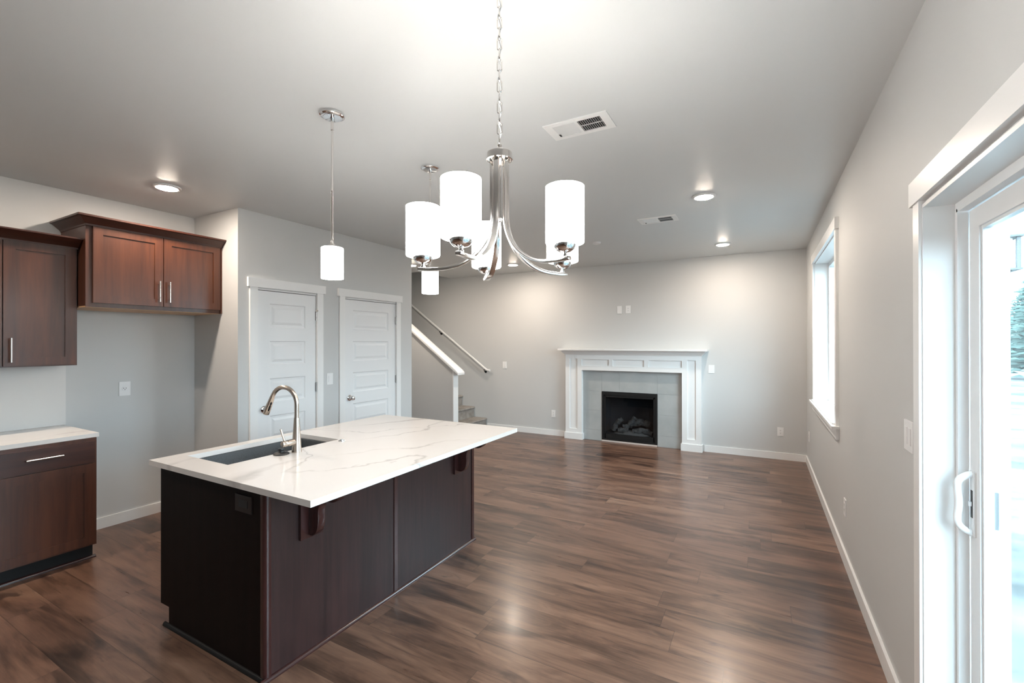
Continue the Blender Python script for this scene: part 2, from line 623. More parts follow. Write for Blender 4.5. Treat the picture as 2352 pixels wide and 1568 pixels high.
# ------------------------------------------------------------------ five-panel doors
def make_door(n, dy, label, knob_y, knob_label):
    y0, y1 = dy
    t = thing('door_%d' % n, (XD, (y0 + y1) / 2, 0), label, 'door', None, 'structure')
    fx = XD + .018
    c = MB().box(XD, fx, y0 - .065, y0 + .008, 0, 2.05).box(XD, fx, y1 - .008, y1 + .065, 0, 2.05)
    c.box(XD, XD + .026, y0 - .085, y1 + .09, 2.05, 2.135)
    c.build('casing', M['trim'], t, .003)
    j = MB().box(XD - .12, XD - .001, y0, y0 + .012, 0, DZ).box(XD - .12, XD - .001, y1 - .012, y1, 0, DZ).box(XD - .12, XD - .001, y0, y1, DZ - .01, DZ)
    j.build('jamb', M['trim'], t)
    # slab with five raised panels
    a, b, zb, zt = y0 + .015, y1 - .018, .012, DZ - .016
    xf, xb = XD - .003, XD - .038
    st = .12
    m = MB()
    tops = [1.907, 1.552, 1.197, .842, .487]
    hs = [.225] * 4 + [.25]
    pa, pb = a + st, b - st
    m.box(xb, xf, a, pa, zb, zt).box(xb, xf, pb, b, zb, zt)
    prev = zt
    for tz, hh in zip(tops, hs):
        m.box(xb, xf, pa, pb, tz, prev)
        prev = tz - hh
    m.box(xb, xf, pa, pb, zb, prev)
    for tz, hh in zip(tops, hs):
        z0, z1 = tz - hh, tz
        # recessed moulding then raised field
        q = [(pa, z0), (pb, z0), (pb, z1), (pa, z1)]
        d1, d2 = .026, .05
        rings = []
        for d, x in ((0, xf), (.008, xf - .008), (d1, xf - .009), (d2, xf - .0015)):
            rings.append([m.bm.verts.new((x, yy + (d if yy == pa else -d), zz + (d if zz == z0 else -d))) for yy, zz in q])
        for A, B in zip(rings, rings[1:]):
            for i in range(4):
                k = (i + 1) % 4
                m.bm.faces.new((A[i], A[k], B[k], B[i]))
        m.bm.faces.new(rings[-1])
    m.build('door_panel', M['door'], t, 0, 2, False)
    kb = MB().lathe([(0, 0), (.031, .0), (.033, .004), (.028, .009), (.012, .012), (.0105, .03), (.018, .036), (.026, .045), (.0275, .055), (.022, .064), (.012, .068), (0, .069)], (xf, knob_y, .912), 24, 'x')
    kb.build('door_knob', M['chrome'], t)
    for hz in (1.815, 1.075, .25):
        h = MB().lathe([(0, -.048), (.008, -.048), (.008, .048), (0, .05)], (XD + .004, b + .006, hz), 12).box(XD - .002, XD + .001, b - .004, b + .004, hz - .045, hz + .045)
        h.build('hinge', M['hinge'], t)
    if n == 1:
        sp_ = MB().lathe([(0, 0), (.012, 0), (.012, .006), (.004, .008), (.004, .026), (0, .027)], (XD + .006, b + .006, 1.868), 12, 'x')
        sp_.build('door_stop', M['nickel'], t)
    return t


make_door(1, D1, 'narrow white five-panel door nearest the fridge bay', 2.594, '')
make_door(2, D2, 'wider white five-panel door with chrome knob before the stair hall', 3.602, '')
# dark closets behind the doors
structure('wall_closet', MB().box(XD - .9, XD - .8, YJ + .12, YE - .12, 0, CEIL), M['wall'], 'closet wall behind the doors', 'wall')

# ------------------------------------------------------------------ window
wn = thing('window_1', (XR, (WY0 + WY1) / 2, WZ0), 'white framed window with deep sill in the wall right of the fireplace', 'window', None, 'structure')
cx = XR - .02
c = MB().box(cx, XR, WY0 - .07, WY0 + .004, WZ0, WZ1 + .003).box(cx, XR, WY1 - .004, WY1 + .07, WZ0, WZ1 + .003).box(cx - .008, XR, WY0 - .09, WY1 + .09, WZ1 + .003, WZ1 + .088)
c.box(cx, XR, WY0 - .08, WY1 + .08, WZ0 - .1, WZ0 - .022)
c.build('casing', M['trim'], wn, .003)
MB().box(XR - .035, XR + .12, WY0 + .001, WY1 - .001, WZ0 - .0, WZ0 + .012).box(XR - .05, XR - .0005, WY0 - .1, WY1 + .1, WZ0 - .022, WZ0 + .0).build('window_sill', M['trim'], wn, .003)
MB().box(XR, XR + .12, WY0, WY0 + .008, WZ0, WZ1).box(XR, XR + .12, WY1 - .008, WY1, WZ0, WZ1).box(XR, XR + .12, WY0, WY1, WZ1 - .008, WZ1).build('jamb', M['trim'], wn)
fr = MB()
fx0, fx1 = XR + .12, XR + .18
fw = .05
fr.box(fx0, fx1, WY0, WY0 + fw, WZ0, WZ1).box(fx0, fx1, WY1 - fw, WY1, WZ0, WZ1).box(fx0, fx1, WY0 + fw, WY1 - fw, WZ0, WZ0 + fw).box(fx0, fx1, WY0 + fw, WY1 - fw, WZ1 - fw, WZ1)
ym = (WY0 + WY1) / 2
fr.box(fx0 + .01, fx1 - .01, ym - .03, ym + .03, WZ0 + fw, WZ1 - fw)
fr.build('window_frame', M['vinyl'], wn, .003)
for a, b in ((WY0 + fw, ym - .03), (ym + .03, WY1 - fw)):
    MB().box(fx0 + .03, fx0 + .036, a, b, WZ0 + fw, WZ1 - fw).build('glass_pane', M['glass'], wn)

# ------------------------------------------------------------------ sliding door
sd = thing('door_3', (XR, (SY0 + SY1) / 2, 0), 'white sliding patio door with glass and a white pull handle', 'sliding door', None, 'structure')
cx = XR - .02
c = MB().box(cx, XR, SY1 + .004, SY1 + .072, 0, 2.035).box(cx, XR, SY0 - .072, SY0 - .004, 0, 2.035).box(cx - .006, XR, SY0 - .1, SY1 + .1, 2.035, 2.122)
c.build('casing', M['trim'], sd, .003)
MB().box(XR - .01, XR + .075, SY1 - .001, SY1 + .012, 0, SZ + .012).box(XR - .01, XR + .075, SY0 - .012, SY0 + .001, 0, SZ + .012).box(XR - .01, XR + .075, SY0 + .001, SY1 - .001, SZ - .001, SZ + .012).build('jamb', M['trim'], sd)
f = MB()
jx = XR + .075
f.box(jx, jx + .13, SY1 - .012, SY1 + .001, 0, SZ).box(jx, jx + .13, SY0, SY0 + .012, 0, SZ).box(jx, jx + .13, SY0 + .012, SY1 - .012, SZ - .022, SZ).box(jx, jx + .13, SY0 + .012, SY1 - .012, 0, .03)
f.box(jx, jx + .028, SY1 - .022, SY1 - .012, .03, SZ - .022).box(jx, jx + .028, SY0 + .012, SY1 - .012, SZ - .032, SZ - .022)
f.build('door_frame', M['vinyl'], sd, .002)


def sash(name, x0, x1, a, b, parent):
    z0, z1, k = .035, SZ - .036, .075
    m = MB().box(x0, x1, a, a + k, z0, z1).box(x0, x1, b - k, b, z0, z1).box(x0, x1, a + k, b - k, z0, z0 + .1).box(x0, x1, a + k, b - k, z1 - .065, z1)
    d = .010
    g0, g1 = x0 + .006, x1 - .006
    m.box(g0, g1, a + k, a + k + d, z0 + .1, z1 - .065).box(g0, g1, b - k - d, b - k, z0 + .1, z1 - .065).box(g0, g1, a + k + d, b - k - d, z0 + .1, z0 + .11).box(g0, g1, a + k + d, b - k - d, z1 - .075, z1 - .065)
    o = m.build(name, M['vinyl'], parent, .002)
    xm = (x0 + x1) / 2
    MB().box(xm - .003, xm + .003, a + k + d, b - k - d, z0 + .11, z1 - .075).build('glass_pane', M['glass'], o)
    return o


slide = sash('sliding_panel', jx + .03, jx + .064, 1.15, SY1 - .0235, sd)
sash('fixed_panel', jx + .07, jx + .104, SY0 + .015, 1.235, sd)
# pull handle on the lock stile
hx, hy = jx + .03, 2.045
h = MB()
pth = [(hx - .004, hy, 1.10), (hx - .022, hy, 1.092), (hx - .040, hy, 1.075), (hx - .043, hy, 1.05), (hx - .037, hy, 1.0), (hx - .043, hy, .95), (hx - .040, hy, .927), (hx - .022, hy, .91), (hx - .004, hy, .902)]
# smooth the path
for _ in range(2):
    q = [pth[0]]
    for p0, p1 in zip(pth, pth[1:]):
        q += [tuple(.75 * u + .25 * v for u, v in zip(p0, p1)), tuple(.25 * u + .75 * v for u, v in zip(p0, p1))]
    pth = q + [pth[-1]]
h.tube(pth, .0105, 12)
h.box(hx - .006, hx + .0005, hy - .016, hy + .016, .895, 1.108)
hd = h.build('handle', M['plastic'], slide, 0)
MB().box(hx - .0075, hx - .005, hy - .006, hy + .006, .955, 1.045).build('latch_slot', M['black'], hd)
MB().box(hx - .014, hx - .0075, hy - .004, hy + .004, .993, 1.007).build('thumb_latch', M['plastic'], hd, .001)
MB().box(hx + .034, hx + .052, hy - .02, hy + .02, .93, 1.05).build('outside_handle', M['lantern'], slide, .004)


# ------------------------------------------------------------------ wall plates
def plate(name, c, axis, wdt, hgt, kind, label, cat, group, mat=None):
    """axis: '-y' faces -Y (far wall), '+x' faces +X, '-x' faces -X"""
    mat = mat or M['plastic']
    t = thing(name, c, label, cat, group)

    def bx(m, u0, u1, z0, z1, d0, d1):
        if axis == '-y':
            m.box(c[0] + u0, c[0] + u1, c[1] - d1, c[1] - d0, c[2] + z0, c[2] + z1)
        elif axis == '+x':
            m.box(c[0] + d0, c[0] + d1, c[1] + u0, c[1] + u1, c[2] + z0, c[2] + z1)
        else:
            m.box(c[0] - d1, c[0] - d0, c[1] + u0, c[1] + u1, c[2] + z0, c[2] + z1)
        return m
    bx(MB(), -wdt / 2, wdt / 2, -hgt / 2, hgt / 2, 0, .006).build('cover_plate', mat, t, .002)
    if kind == 'switch':
        n = 2 if wdt > .1 else 1
        for i in range(n):
            o = (i - (n - 1) / 2) * .046
            bx(MB(), o - .016, o + .016, -.033, .033, .0055, .0095).build('rocker', mat, t, .0015)
    elif kind == 'outlet':
        rc = bx(MB(), -.017, .017, -.034, .034, .0055, .008).build('receptacle', mat, t, .001)
        for z in (-.018, .018):
            for u in (-.006, .006):
                bx(MB(), u - .0012, u + .0012, z - .002, z + .006, .0079, .0083).build('slot', M['dark'], rc)
            bx(MB(), -.002, .002, z - .010, z - .006, .0079, .0083).build('ground_hole', M['dark'], rc)
    elif kind == 'single':
        m = MB()
        if axis == '+x':
            m.lathe([(0, .0055), (.02, .0055), (.02, .009), (0, .009)], c, 20, 'x')
        rc = m.build('receptacle', mat, t)
        for u in (-.008, .008):
            bx(MB(), u - .0018, u + .0018, 0, .009, .0089, .0094).build('slot', M['dark'], rc)
        bx(MB(), -.003, .003, -.010, -.005, .0089, .0094).build('ground_hole', M['dark'], rc)
    elif kind == 'blank':
        bx(MB(), -.012, .012, -.018, .018, .0055, .007).build('insert', mat, t, .001)
    return t


GP = 'white cover plates on the walls'
plate('light_switch', (XD, 3.327, 1.147), '+x', .078, .122, 'switch', 'white rocker switch between the two white doors', 'switch', GP)
plate('cable_outlet', (-1.91, YF, 2.036), '-y', .07, .118, 'blank', 'white blank plate high above the mantel, beside the outlet there', 'wall plate', GP)
plate('wall_outlet', (-1.776, YF, 2.038), '-y', .075, .118, 'outlet', 'white outlet high on the wall above the mantel', 'outlet', GP)
plate('light_switch', (-3.945, YF, 1.142), '-y', .08, .12, 'switch', 'white switch on the wall near the bottom end of the handrail', 'switch', GP)
plate('wall_outlet', (-3.016, YF, .359), '-y', .07, .118, 'outlet', 'low white outlet between the stairs and the mantel', 'outlet', GP)
plate('light_switch', (-.612, YF, 1.16), '-y', .078, .115, 'switch', 'white switch on the wall beside the mantel, towards the window', 'switch', GP)
plate('wall_outlet', (.218, YF, .363), '-y', .07, .112, 'outlet', 'low white outlet on the fireplace wall, close to the window corner', 'outlet', GP)
plate('fridge_outlet', (XK, 1.802, 1.143), '+x', .079, .119, 'single', 'white outlet with round receptacle in the empty fridge bay', 'outlet', GP)
plate('light_switch', (XR, 2.305, 1.167), '-x', .118, .118, 'switch', 'white double switch beside the sliding door casing', 'switch', GP)
plate('wall_outlet', (XR, 3.872, .388), '-x', .075, .118, 'outlet', 'low white outlet on the wall between sliding door and window', 'outlet', GP)
plate('wall_outlet', (XR, 6.56, .388), '-x', .07, .118, 'outlet', 'low white outlet under the window, by the room corner', 'outlet', GP)

# ------------------------------------------------------------------ cabinets
FX = 1  # cabinets face +X


def shaker(name, x0, x1, y0, y1, z0, z1, parent, st=.058, rec=.008, mat=None):
    m = MB()
    m.box(x0, x1, y0, y0 + st, z0, z1).box(x0, x1, y1 - st, y1, z0, z1).box(x0, x1, y0 + st, y1 - st, z0, z0 + st).box(x0, x1, y0 + st, y1 - st, z1 - st, z1)
    o = m.build(name, mat or M['cab'], parent, .0015)
    MB().box(x0 + .002, x1 - rec, y0 + st - .001, y1 - st + .001, z0 + st - .001, z1 - st + .001).build('centre_panel', M['cab'], o)
    return o


def bar_pull(c, length, axis, parent, stand=.03):
    m = MB()
    x, y, z = c
    if axis == 'z':
        m.lathe([(0, -length / 2), (.006, -length / 2), (.006, length / 2), (0, length / 2)], (x + stand, y, z), 12)
        ends = [(y, z - length * .36), (y, z + length * .36)]
    else:
        m.lathe([(0, -length / 2), (.006, -length / 2), (.006, length / 2), (0, length / 2)], (x + stand, y, z), 12, 'y')
        ends = [(y - length * .36, z), (y + length * .36, z)]
    for yy, zz in ends:
        m.lathe([(0, -.001), (.0045, -.001), (.0045, stand), (0, stand)], (x, yy, zz), 8, 'x')
    return m.build('handle', M['pull'], parent)


# base cabinet
BX = -4.125
bc = thing('base_cabinet', (-4.46, 1.12, 0), 'dark cherry base cabinet with one wide drawer under the short white counter', 'cabinet')
MB().box(XK, BX - .02, .845, 1.395, .11, .866).build('body', M['cab'], bc, .001)
MB().box(XK, BX - .085, .845, 1.395, .0, .112).build('toe_kick', M['toe'], bc)
dr = MB().box(BX - .019, BX, .862, 1.38, .70, .842).build('drawer', M['cab_h'], bc, .002)
bar_pull((BX, 1.12, .782), .178, 'y', dr)
shaker('door', BX - .019, BX, .862, 1.38, .125, .69, bc)
qr = [(BX - .0845 + .0, 0)] + [(BX - .0845 + .016 * math.cos(R(a)), .018 * math.sin(R(a))) for a in range(0, 91, 15)]
MB().prism([(p[0], p[1]) for p in qr], 'y', .845, 1.41).build('shoe_moulding', M['trimwood'], bc)
tag(MB().box(XK, -4.153, .82, 1.412, .867, .895).build('kitchen_countertop', M['quartz'], None, .002), 'short white quartz counter on the dark base cabinet by the fridge bay', 'countertop')
tag(MB().box(XK, XK + .009, .5, 1.424, .896, 1.369).build('backsplash', M['splash'], None, .002), 'plain white backsplash between the short counter and wall cabinet', 'backsplash')

# wall cabinet with two doors
UX = -4.465
uc = thing('wall_cabinet', (-4.63, 1.01, 1.37), 'taller dark cherry wall cabinet hanging over the short counter', 'cabinet', 'dark cherry wall cabinets')
MB().box(XK, UX - .02, .625, 1.395, 1.37, 2.262).build('body', M['cab'], uc, .001)
d = shaker('door', UX - .019, UX, 1.014, 1.382, 1.378, 2.238, uc)
bar_pull((UX, 1.045, 1.487), .165, 'z', d)
d = shaker('door', UX - .019, UX, .64, 1.008, 1.378, 2.238, uc)
bar_pull((UX, .977, 1.487), .165, 'z', d)
cp = [(UX - .022, 2.232), (UX + .002, 2.232), (UX + .006, 2.244), (UX + .072, 2.292), (UX + .088, 2.296), (UX + .088, 2.306), (UX - .022, 2.306)]
MB().prism(cp, 'y', .56, 1.394).build('crown_moulding', M['cab_h'], uc)

# cabinet over the fridge bay
GX = -4.325
gc = thing('fridge_cabinet', (-4.56, 1.87, 1.80), 'wide dark cherry cabinet with crown hanging above the empty fridge bay', 'cabinet', 'dark cherry wall cabinets')
MB().box(XK, GX - .02, 1.397, YJ - .001, 1.812, 2.425).build('body', M['cab'], gc, .001)
MB().box(XK, GX - .03, 1.40, YJ - .003, 1.80, 1.812).build('bottom_panel', M['maple'], gc)
MB().box(GX - .02, GX - .018, 1.397, YJ - .001, 1.803, 2.425).box(GX - .02, GX - .001, YJ - .012, YJ - .001, 1.803, 2.40).build('face_frame', M['cab'], gc)
ym = 1.885
d = shaker('door', GX - .0175, GX, 1.435, ym - .003, 1.835, 2.405, gc)
bar_pull((GX, ym - .036, 1.955), .17, 'z', d)
d = shaker('door', GX - .0175, GX, ym + .003, 2.333, 1.835, 2.405, gc)
bar_pull((GX, ym + .036, 1.955), .17, 'z', d)
# crown returning along the exposed side: mitred sweep of the profile
prof = [(0.0, 2.40), (.004, 2.40), (.008, 2.412), (.052, 2.452), (.066, 2.457), (.066, 2.470), (0.0, 2.470)]
m = MB()
stn = []
for (px, py, nx, ny) in ((XK + .001, 1.397, 0, -1), (GX, 1.397, 1, -1), (GX, YJ - .001, 1, 0)):
    stn.append([m.bm.verts.new((px + nx * q[0], py + ny * q[0], q[1])) for q in prof])
fs = []
for A, B in zip(stn, stn[1:]):
    for i in range(len(prof)):
        j = (i + 1) % len(prof)
        fs.append(m.bm.faces.new((A[i], A[j], B[j], B[i])))
fs.append(m.bm.faces.new(stn[0])); fs.append(m.bm.faces.new(stn[-1][::-1]))
bmesh.ops.recalc_face_normals(m.bm, faces=fs)
m.build('crown_moulding', M['cab_h'], gc, 0, 2, False)

# ------------------------------------------------------------------ island
IX0, IX1, IY0, IY1 = -2.905, -1.965, 1.254, 2.94
CT0, CT1 = .867, .895
HX0, HX1, HY0, HY1 = -2.855, -2.455, 1.362, 2.075
isl = thing('kitchen_island', ((IX0 + IX1) / 2, (IY0 + IY1) / 2, 0), 'dark espresso kitchen island cabinet with bar overhang brackets', 'kitchen island')
b = MB()
b.box(IX0 + .09, IX1 - .012, IY0 + .012, IY1 - .012, 0, .10)
b.box(IX0 + .02, IX1 - .012, IY0 + .012, IY1 - .012, .10, .62)
b.box(IX0 + .02, HX0 - .02, IY0 + .012, IY1 - .012, .62, .866).box(HX1 + .02, IX1 - .012, IY0 + .012, IY1 - .012, .62, .866)
b.box(HX0 - .02, HX1 + .02, IY0 + .012, HY0 - .02, .62, .866).box(HX0 - .02, HX1 + .02, HY1 + .02, IY1 - .012, .62, .866)
b.build('body', M['isl'], isl)
MB().prism([(IX0, .104), (IX0 + .088, .104), (IX0 + .088, 0), (IX1 - .012, 0), (IX1 - .012, .866), (IX0, .866)], 'y', IY0, IY0 + .012).build('end_panel', M['isl_end_shaded'], isl)
MB().prism([(IX0, .104), (IX0 + .088, .104), (IX0 + .088, 0), (IX1 - .012, 0), (IX1 - .012, .866), (IX0, .866)], 'y', IY1 - .012, IY1).build('end_panel', M['isl_end_shaded'], isl)
seam = 2.085
for a, c in ((IY0 + .012, seam - .012), (seam + .006, IY1 - .012)):
    MB().box(IX1 - .012, IX1 - .002, a, c, .0, .866).build('back_panel', M['isl'], isl)
rr_ = .020
ct = [(IX1 - .03, IY0 - .004), (IX1 + .004 - rr_, IY0 - .004)] + [(IX1 + .004 - rr_ + rr_ * math.sin(R(a)), IY0 - .004 + rr_ - rr_ * math.cos(R(a))) for a in range(10, 91, 10)] + [(IX1 + .004, IY0 + .026), (IX1 - .03, IY0 + .026)]
MB().prism(ct, 'z', .0, .866).build('corner_trim', M['trimwood'], isl)
MB().box(IX1 - .03, IX1 + .004, IY1 - .022, IY1 + .004, .0, .866).build('corner_trim', M['trimwood'], isl, .004, 3)
MB().box(IX1 - .012, IX1 + .003, seam - .012, seam + .016, .0, .866).build('seam_batten', M['trimwood'], isl, .003, 3)
qx = [(IX1 - .002, 0)] + [(IX1 - .002 + .016 * math.cos(R(a)), .018 * math.sin(R(a))) for a in range(0, 91, 15)]
MB().prism(qx, 'y', IY0 - .02, IY1 + .02).build('shoe_moulding', M['trimwood'], isl)
qy = [(IY0 + .0, 0)] + [(IY0 - .014 * math.cos(R(a)), .018 * math.sin(R(a))) for a in range(0, 91, 15)]
MB().prism(qy, 'x', IX0 + .05, IX1 - .01).build('shoe_moulding', M['toe'], isl)
for a, c in ((IY0 + .02, 1.72), (1.73, 2.30), (2.31, IY1 - .02)):
    dd = MB().box(IX0 + .001, IX0 + .02, a, c, .12, .855).build('door', M['isl'], isl, .002)


def bracket(y):
    x0 = IX1 - .002
    pl = MB().box(x0, x0 + .018, y - .064, y + .064, .578, .866).build('bracket', M['trimwood'], isl, .003)
    pts = [(.018, .866), (.018, .592)]
    pts += [(.030, .590), (.052, .595), (.072, .612), (.084, .640), (.088, .672), (.086, .700), (.088, .728), (.100, .755), (.122, .772), (.150, .777), (.180, .776), (.205, .783), (.225, .797), (.238, .818), (.243, .840), (.246, .866)]
    # smooth the curve part
    cv = pts[1:]
    q = [cv[0]]
    for p0, p1 in zip(cv, cv[1:]):
        q += [(.75 * p0[0] + .25 * p1[0], .75 * p0[1] + .25 * p1[1]), (.25 * p0[0] + .75 * p1[0], .25 * p0[1] + .75 * p1[1])]
    q.append(cv[-1])
    pts = [pts[0]] + q
    MB().prism([(x0 + p, z) for p, z in pts], 'y', y - .021, y + .021).build('scroll_arm', M['trimwood'], pl, .004, 2)


bracket(1.487)
bracket(2.743)
io = MB().box(-2.190, -2.062, IY0 - .006, IY0, .742, .822).build('outlet_plate', M['brown'], isl, .0015)
MB().box(-2.160, -2.092, IY0 - .0075, IY0 - .0055, .765, .799).build('receptacle', M['black'], io, .0008)

# countertop with the sink cut-out
c = MB()
ox0, ox1, oy0, oy1 = -2.94, -1.60, 1.212, 2.985
c.box(ox0, ox1, oy0, HY0, CT0, CT1, skip=(4,)).box(ox0, ox1, HY1, oy1, CT0, CT1, skip=(2,))
c.box(ox0, HX0, HY0, HY1, CT0, CT1, skip=(2, 4)).box(HX1, ox1, HY0, HY1, CT0, CT1, skip=(2, 4))
# inner faces of the opening at its ends
for yy in (HY0, HY1):
    v = [c.bm.verts.new(p) for p in ((HX0, yy, CT0), (HX1, yy, CT0), (HX1, yy, CT1), (HX0, yy, CT1))]
    c.bm.faces.new(v if yy == HY1 else v[::-1])
tag(c.build('island_countertop', M['quartz'], None, 0, 2, False), 'large white veined quartz slab on the kitchen island', 'countertop')

# undermount sink
sk = thing('kitchen_sink', ((HX0 + HX1) / 2, (HY0 + HY1) / 2, CT0 - .22), 'dark graphite undermount sink set into the island slab', 'sink')
m = MB()
r0 = [(HX0 - .012, HY0 - .012), (HX1 + .012, HY0 - .012), (HX1 + .012, HY1 + .012), (HX0 - .012, HY1 + .012)]
r1 = [(HX0 + .004, HY0 + .004), (HX1 - .004, HY0 + .004), (HX1 - .004, HY1 - .004), (HX0 + .004, HY1 - .004)]
r2 = [(HX0 + .012, HY0 + .012), (HX1 - .012, HY0 + .012), (HX1 - .012, HY1 - .012), (HX0 + .012, HY1 - .012)]
rings = [[m.bm.verts.new((x, y, z)) for x, y in rr] for rr, z in ((r0, CT0 - .235), (r0, CT0 - .001), (r1, CT0 - .001), (r2, CT0 - .215))]
for A, B in zip(rings, rings[1:]):
    for i in range(4):
        j = (i + 1) % 4
        m.bm.faces.new((A[i], A[j], B[j], B[i]))
m.bm.faces.new(rings[-1]); m.bm.faces.new(rings[0][::-1])
bmesh.ops.recalc_face_normals(m.bm, faces=m.bm.faces[:])
m.build('basin', M['sink'], sk, .004)
MB().lathe([(0, 0), (.04, 0), (.044, .003), (.038, .005), (.03, .002), (0, .002)], ((HX0 + HX1) / 2, (HY0 + HY1) / 2, CT0 - .2148), 24).build('drain', M['nickel'], sk)

# faucet
FXc, FYc = -2.388, 1.716
fc = thing('kitchen_faucet', (FXc, FYc, CT1), 'brushed nickel gooseneck faucet behind the island sink', 'faucet')
MB().lathe([(0, 0), (.0275, 0), (.028, .004), (.0265, .012), (.023, .07), (.0185, .14), (.0155, .195), (.0148, .20), (0, .20)], (FXc, FYc, CT1), 28).build('body', M['nickel'], fc)
ang = R(188)
dx, dy = math.cos(ang), math.sin(ang)
rad = .099
zc = CT1 + .277
path = [(FXc, FYc, CT1 + .199), (FXc, FYc, CT1 + .24)]
for a in range(0, 157, 6):
    path.append((FXc + dx * rad * (1 - math.cos(R(a))), FYc + dy * rad * (1 - math.cos(R(a))), zc + rad * math.sin(R(a))))
e0, e1 = Vector(path[-2]), Vector(path[-1])
td = (e1 - e0).normalized()
MB().tube(path, .0128, 16).build('spout', M['nickel'], fc)
hs = Vector(path[-1])
hp = [hs, hs + td * .012, hs + td * .06, hs + td * .105, hs + td * .118]
sh = MB().tube([tuple(p) for p in hp], .014, 18, scales=[.95, 1.0, 1.2, 1.35, 1.35]).build('spray_head', M['nickel'], fc)
side = Vector((0, -1, 0))
side = (side - td * side.dot(td)).normalized()
nrm = (Vector((1, -.25, 0)) - td * Vector((1, -.25, 0)).dot(td)).normalized()
for off, ln, ro in ((.040, .009, .0155), (.070, .020, .0172)):
    cpt = hs + td * off + nrm * ro
    bt = MB().tube([tuple(cpt - td * ln), tuple(cpt - td * ln * .5), tuple(cpt + td * ln * .5), tuple(cpt + td * ln)], .0055, 10, scales=[.6, 1, 1, .6]).build('spray_button', M['black'], sh)
hub = CT1 + .062
MB().lathe([(0, -.092), (.016, -.092), (.0175, -.089), (.0175, -.058), (.0165, -.056), (.0165, -.054), (.0175, -.052), (.0175, -.005), (0, -.005)], (FXc, FYc, hub), 22, 'y').build('handle_hub', M['nickel'], fc)
MB().tube([(FXc, FYc - .076, hub + .012), (FXc, FYc - .083, hub + .035), (FXc - .004, FYc - .098, hub + .088)], .0058, 10).build('lever', M['nickel'], fc)
ss = thing('sink_stopper', (-2.418, 1.640, CT1), 'black rubber sink stopper lying beside the faucet', 'sink stopper')
MB().lathe([(0, 0), (.042, 0), (.043, .004), (.036, .010), (.018, .014), (0, .014)], (-2.418, 1.640, CT1), 28).build('disc', M['blackplastic'], ss)
MB().lathe([(0, .0135), (.016, .0135), (.014, .02), (.018, .028), (.017, .034), (0, .035)], (-2.418, 1.640, CT1), 20).build('knob', M['blackplastic'], ss)
ab = thing('air_switch', (-2.392, 2.045, CT1), 'small chrome button set in the island slab beyond the sink', 'air switch')
MB().lathe([(0, 0), (.022, 0), (.022, .003), (.019, .006), (0, .006)], (-2.392, 2.045, CT1), 24).build('collar', M['chrome'], ab)
MB().lathe([(0, .0055), (.013, .0055), (.012, .011), (0, .012)], (-2.392, 2.045, CT1), 20).build('button', M['chrome'], ab)


# ------------------------------------------------------------------ ceiling lights
def shade_profile(rr, zb, zt, hole):
    """cylinder shade with a closed underside, open top"""
    e = .006
    return [(hole, zb), (rr - e, zb), (rr - .0015, zb + .002), (rr, zb + e), (rr, zt - .001), (rr - .002, zt), (rr - .004, zt - .001), (rr - .004, zb + e + .002), (hole, zb + .004)]


def link_loop(cx, cy, cz, length, width, wire, flat):
    pts = []
    r = width / 2 - wire
    hl = length / 2 - width / 2
    for a in range(0, 181, 20):
        pts.append((r * math.cos(R(a)), hl + r * math.sin(R(a))))
    for a in range(180, 361, 20):
        pts.append((r * math.cos(R(a)), -hl + r * math.sin(R(a))))
    cs, sn = math.cos(flat), math.sin(flat)
    return [(cx + u * cs, cy + u * sn, cz + v) for u, v in pts]


CHX, CHY = -.7477, 1.275
ch = thing('chandelier', (CHX, CHY, CEIL), 'five-arm polished nickel chandelier with white glass shades hanging on a chain', 'chandelier')
MB().lathe([(0, 0), (.062, 0), (.062, -.01), (.056, -.018), (.02, -.024), (0, -.024)], (CHX, CHY, CEIL), 32).build('ceiling_canopy', M['chrome'], ch)
m = MB()
z, k = 2.181, 0
while z < 2.71:
    m.tube(link_loop(CHX, CHY, z + .019, .042, .019, .0021, R(28 if k % 2 else 112)), .0021, 8, True)
    z += .0345
    k += 1
chn = m.build('chain', M['nickel_pol'], ch)
cord = []
for i in range(60):
    zz = 2.165 + .555 * i / 59
    cord.append((CHX + .0045 * math.sin(zz * 91), CHY + .0045 * math.cos(zz * 91), zz))
MB().tube(cord, .0016, 6).build('cord', M['plastic'], ch)
MB().lathe([(.0, 2.186), (.005, 2.186), (.008, 2.180), (.006, 2.173), (.011, 2.168), (.012, 2.156), (.0395, 2.155), (.0412, 2.153), (.0412, 2.134), (.0435, 2.133), (.0435, 2.130), (.039, 2.129), (.038, 2.146), (0, 2.146)], (CHX, CHY, 0), 40).build('hub_cap', M['nickel_pol'], ch)
MB().lathe([(0, 2.147), (.006, 2.146), (.006, 1.95), (.009, 1.94), (.006, 1.93), (0, 1.927)], (CHX, CHY, 0), 16).build('centre_rod', M['chrome'], ch)
RAD, ZB, ZT, SR = .2559, 1.820, 1.986, .056
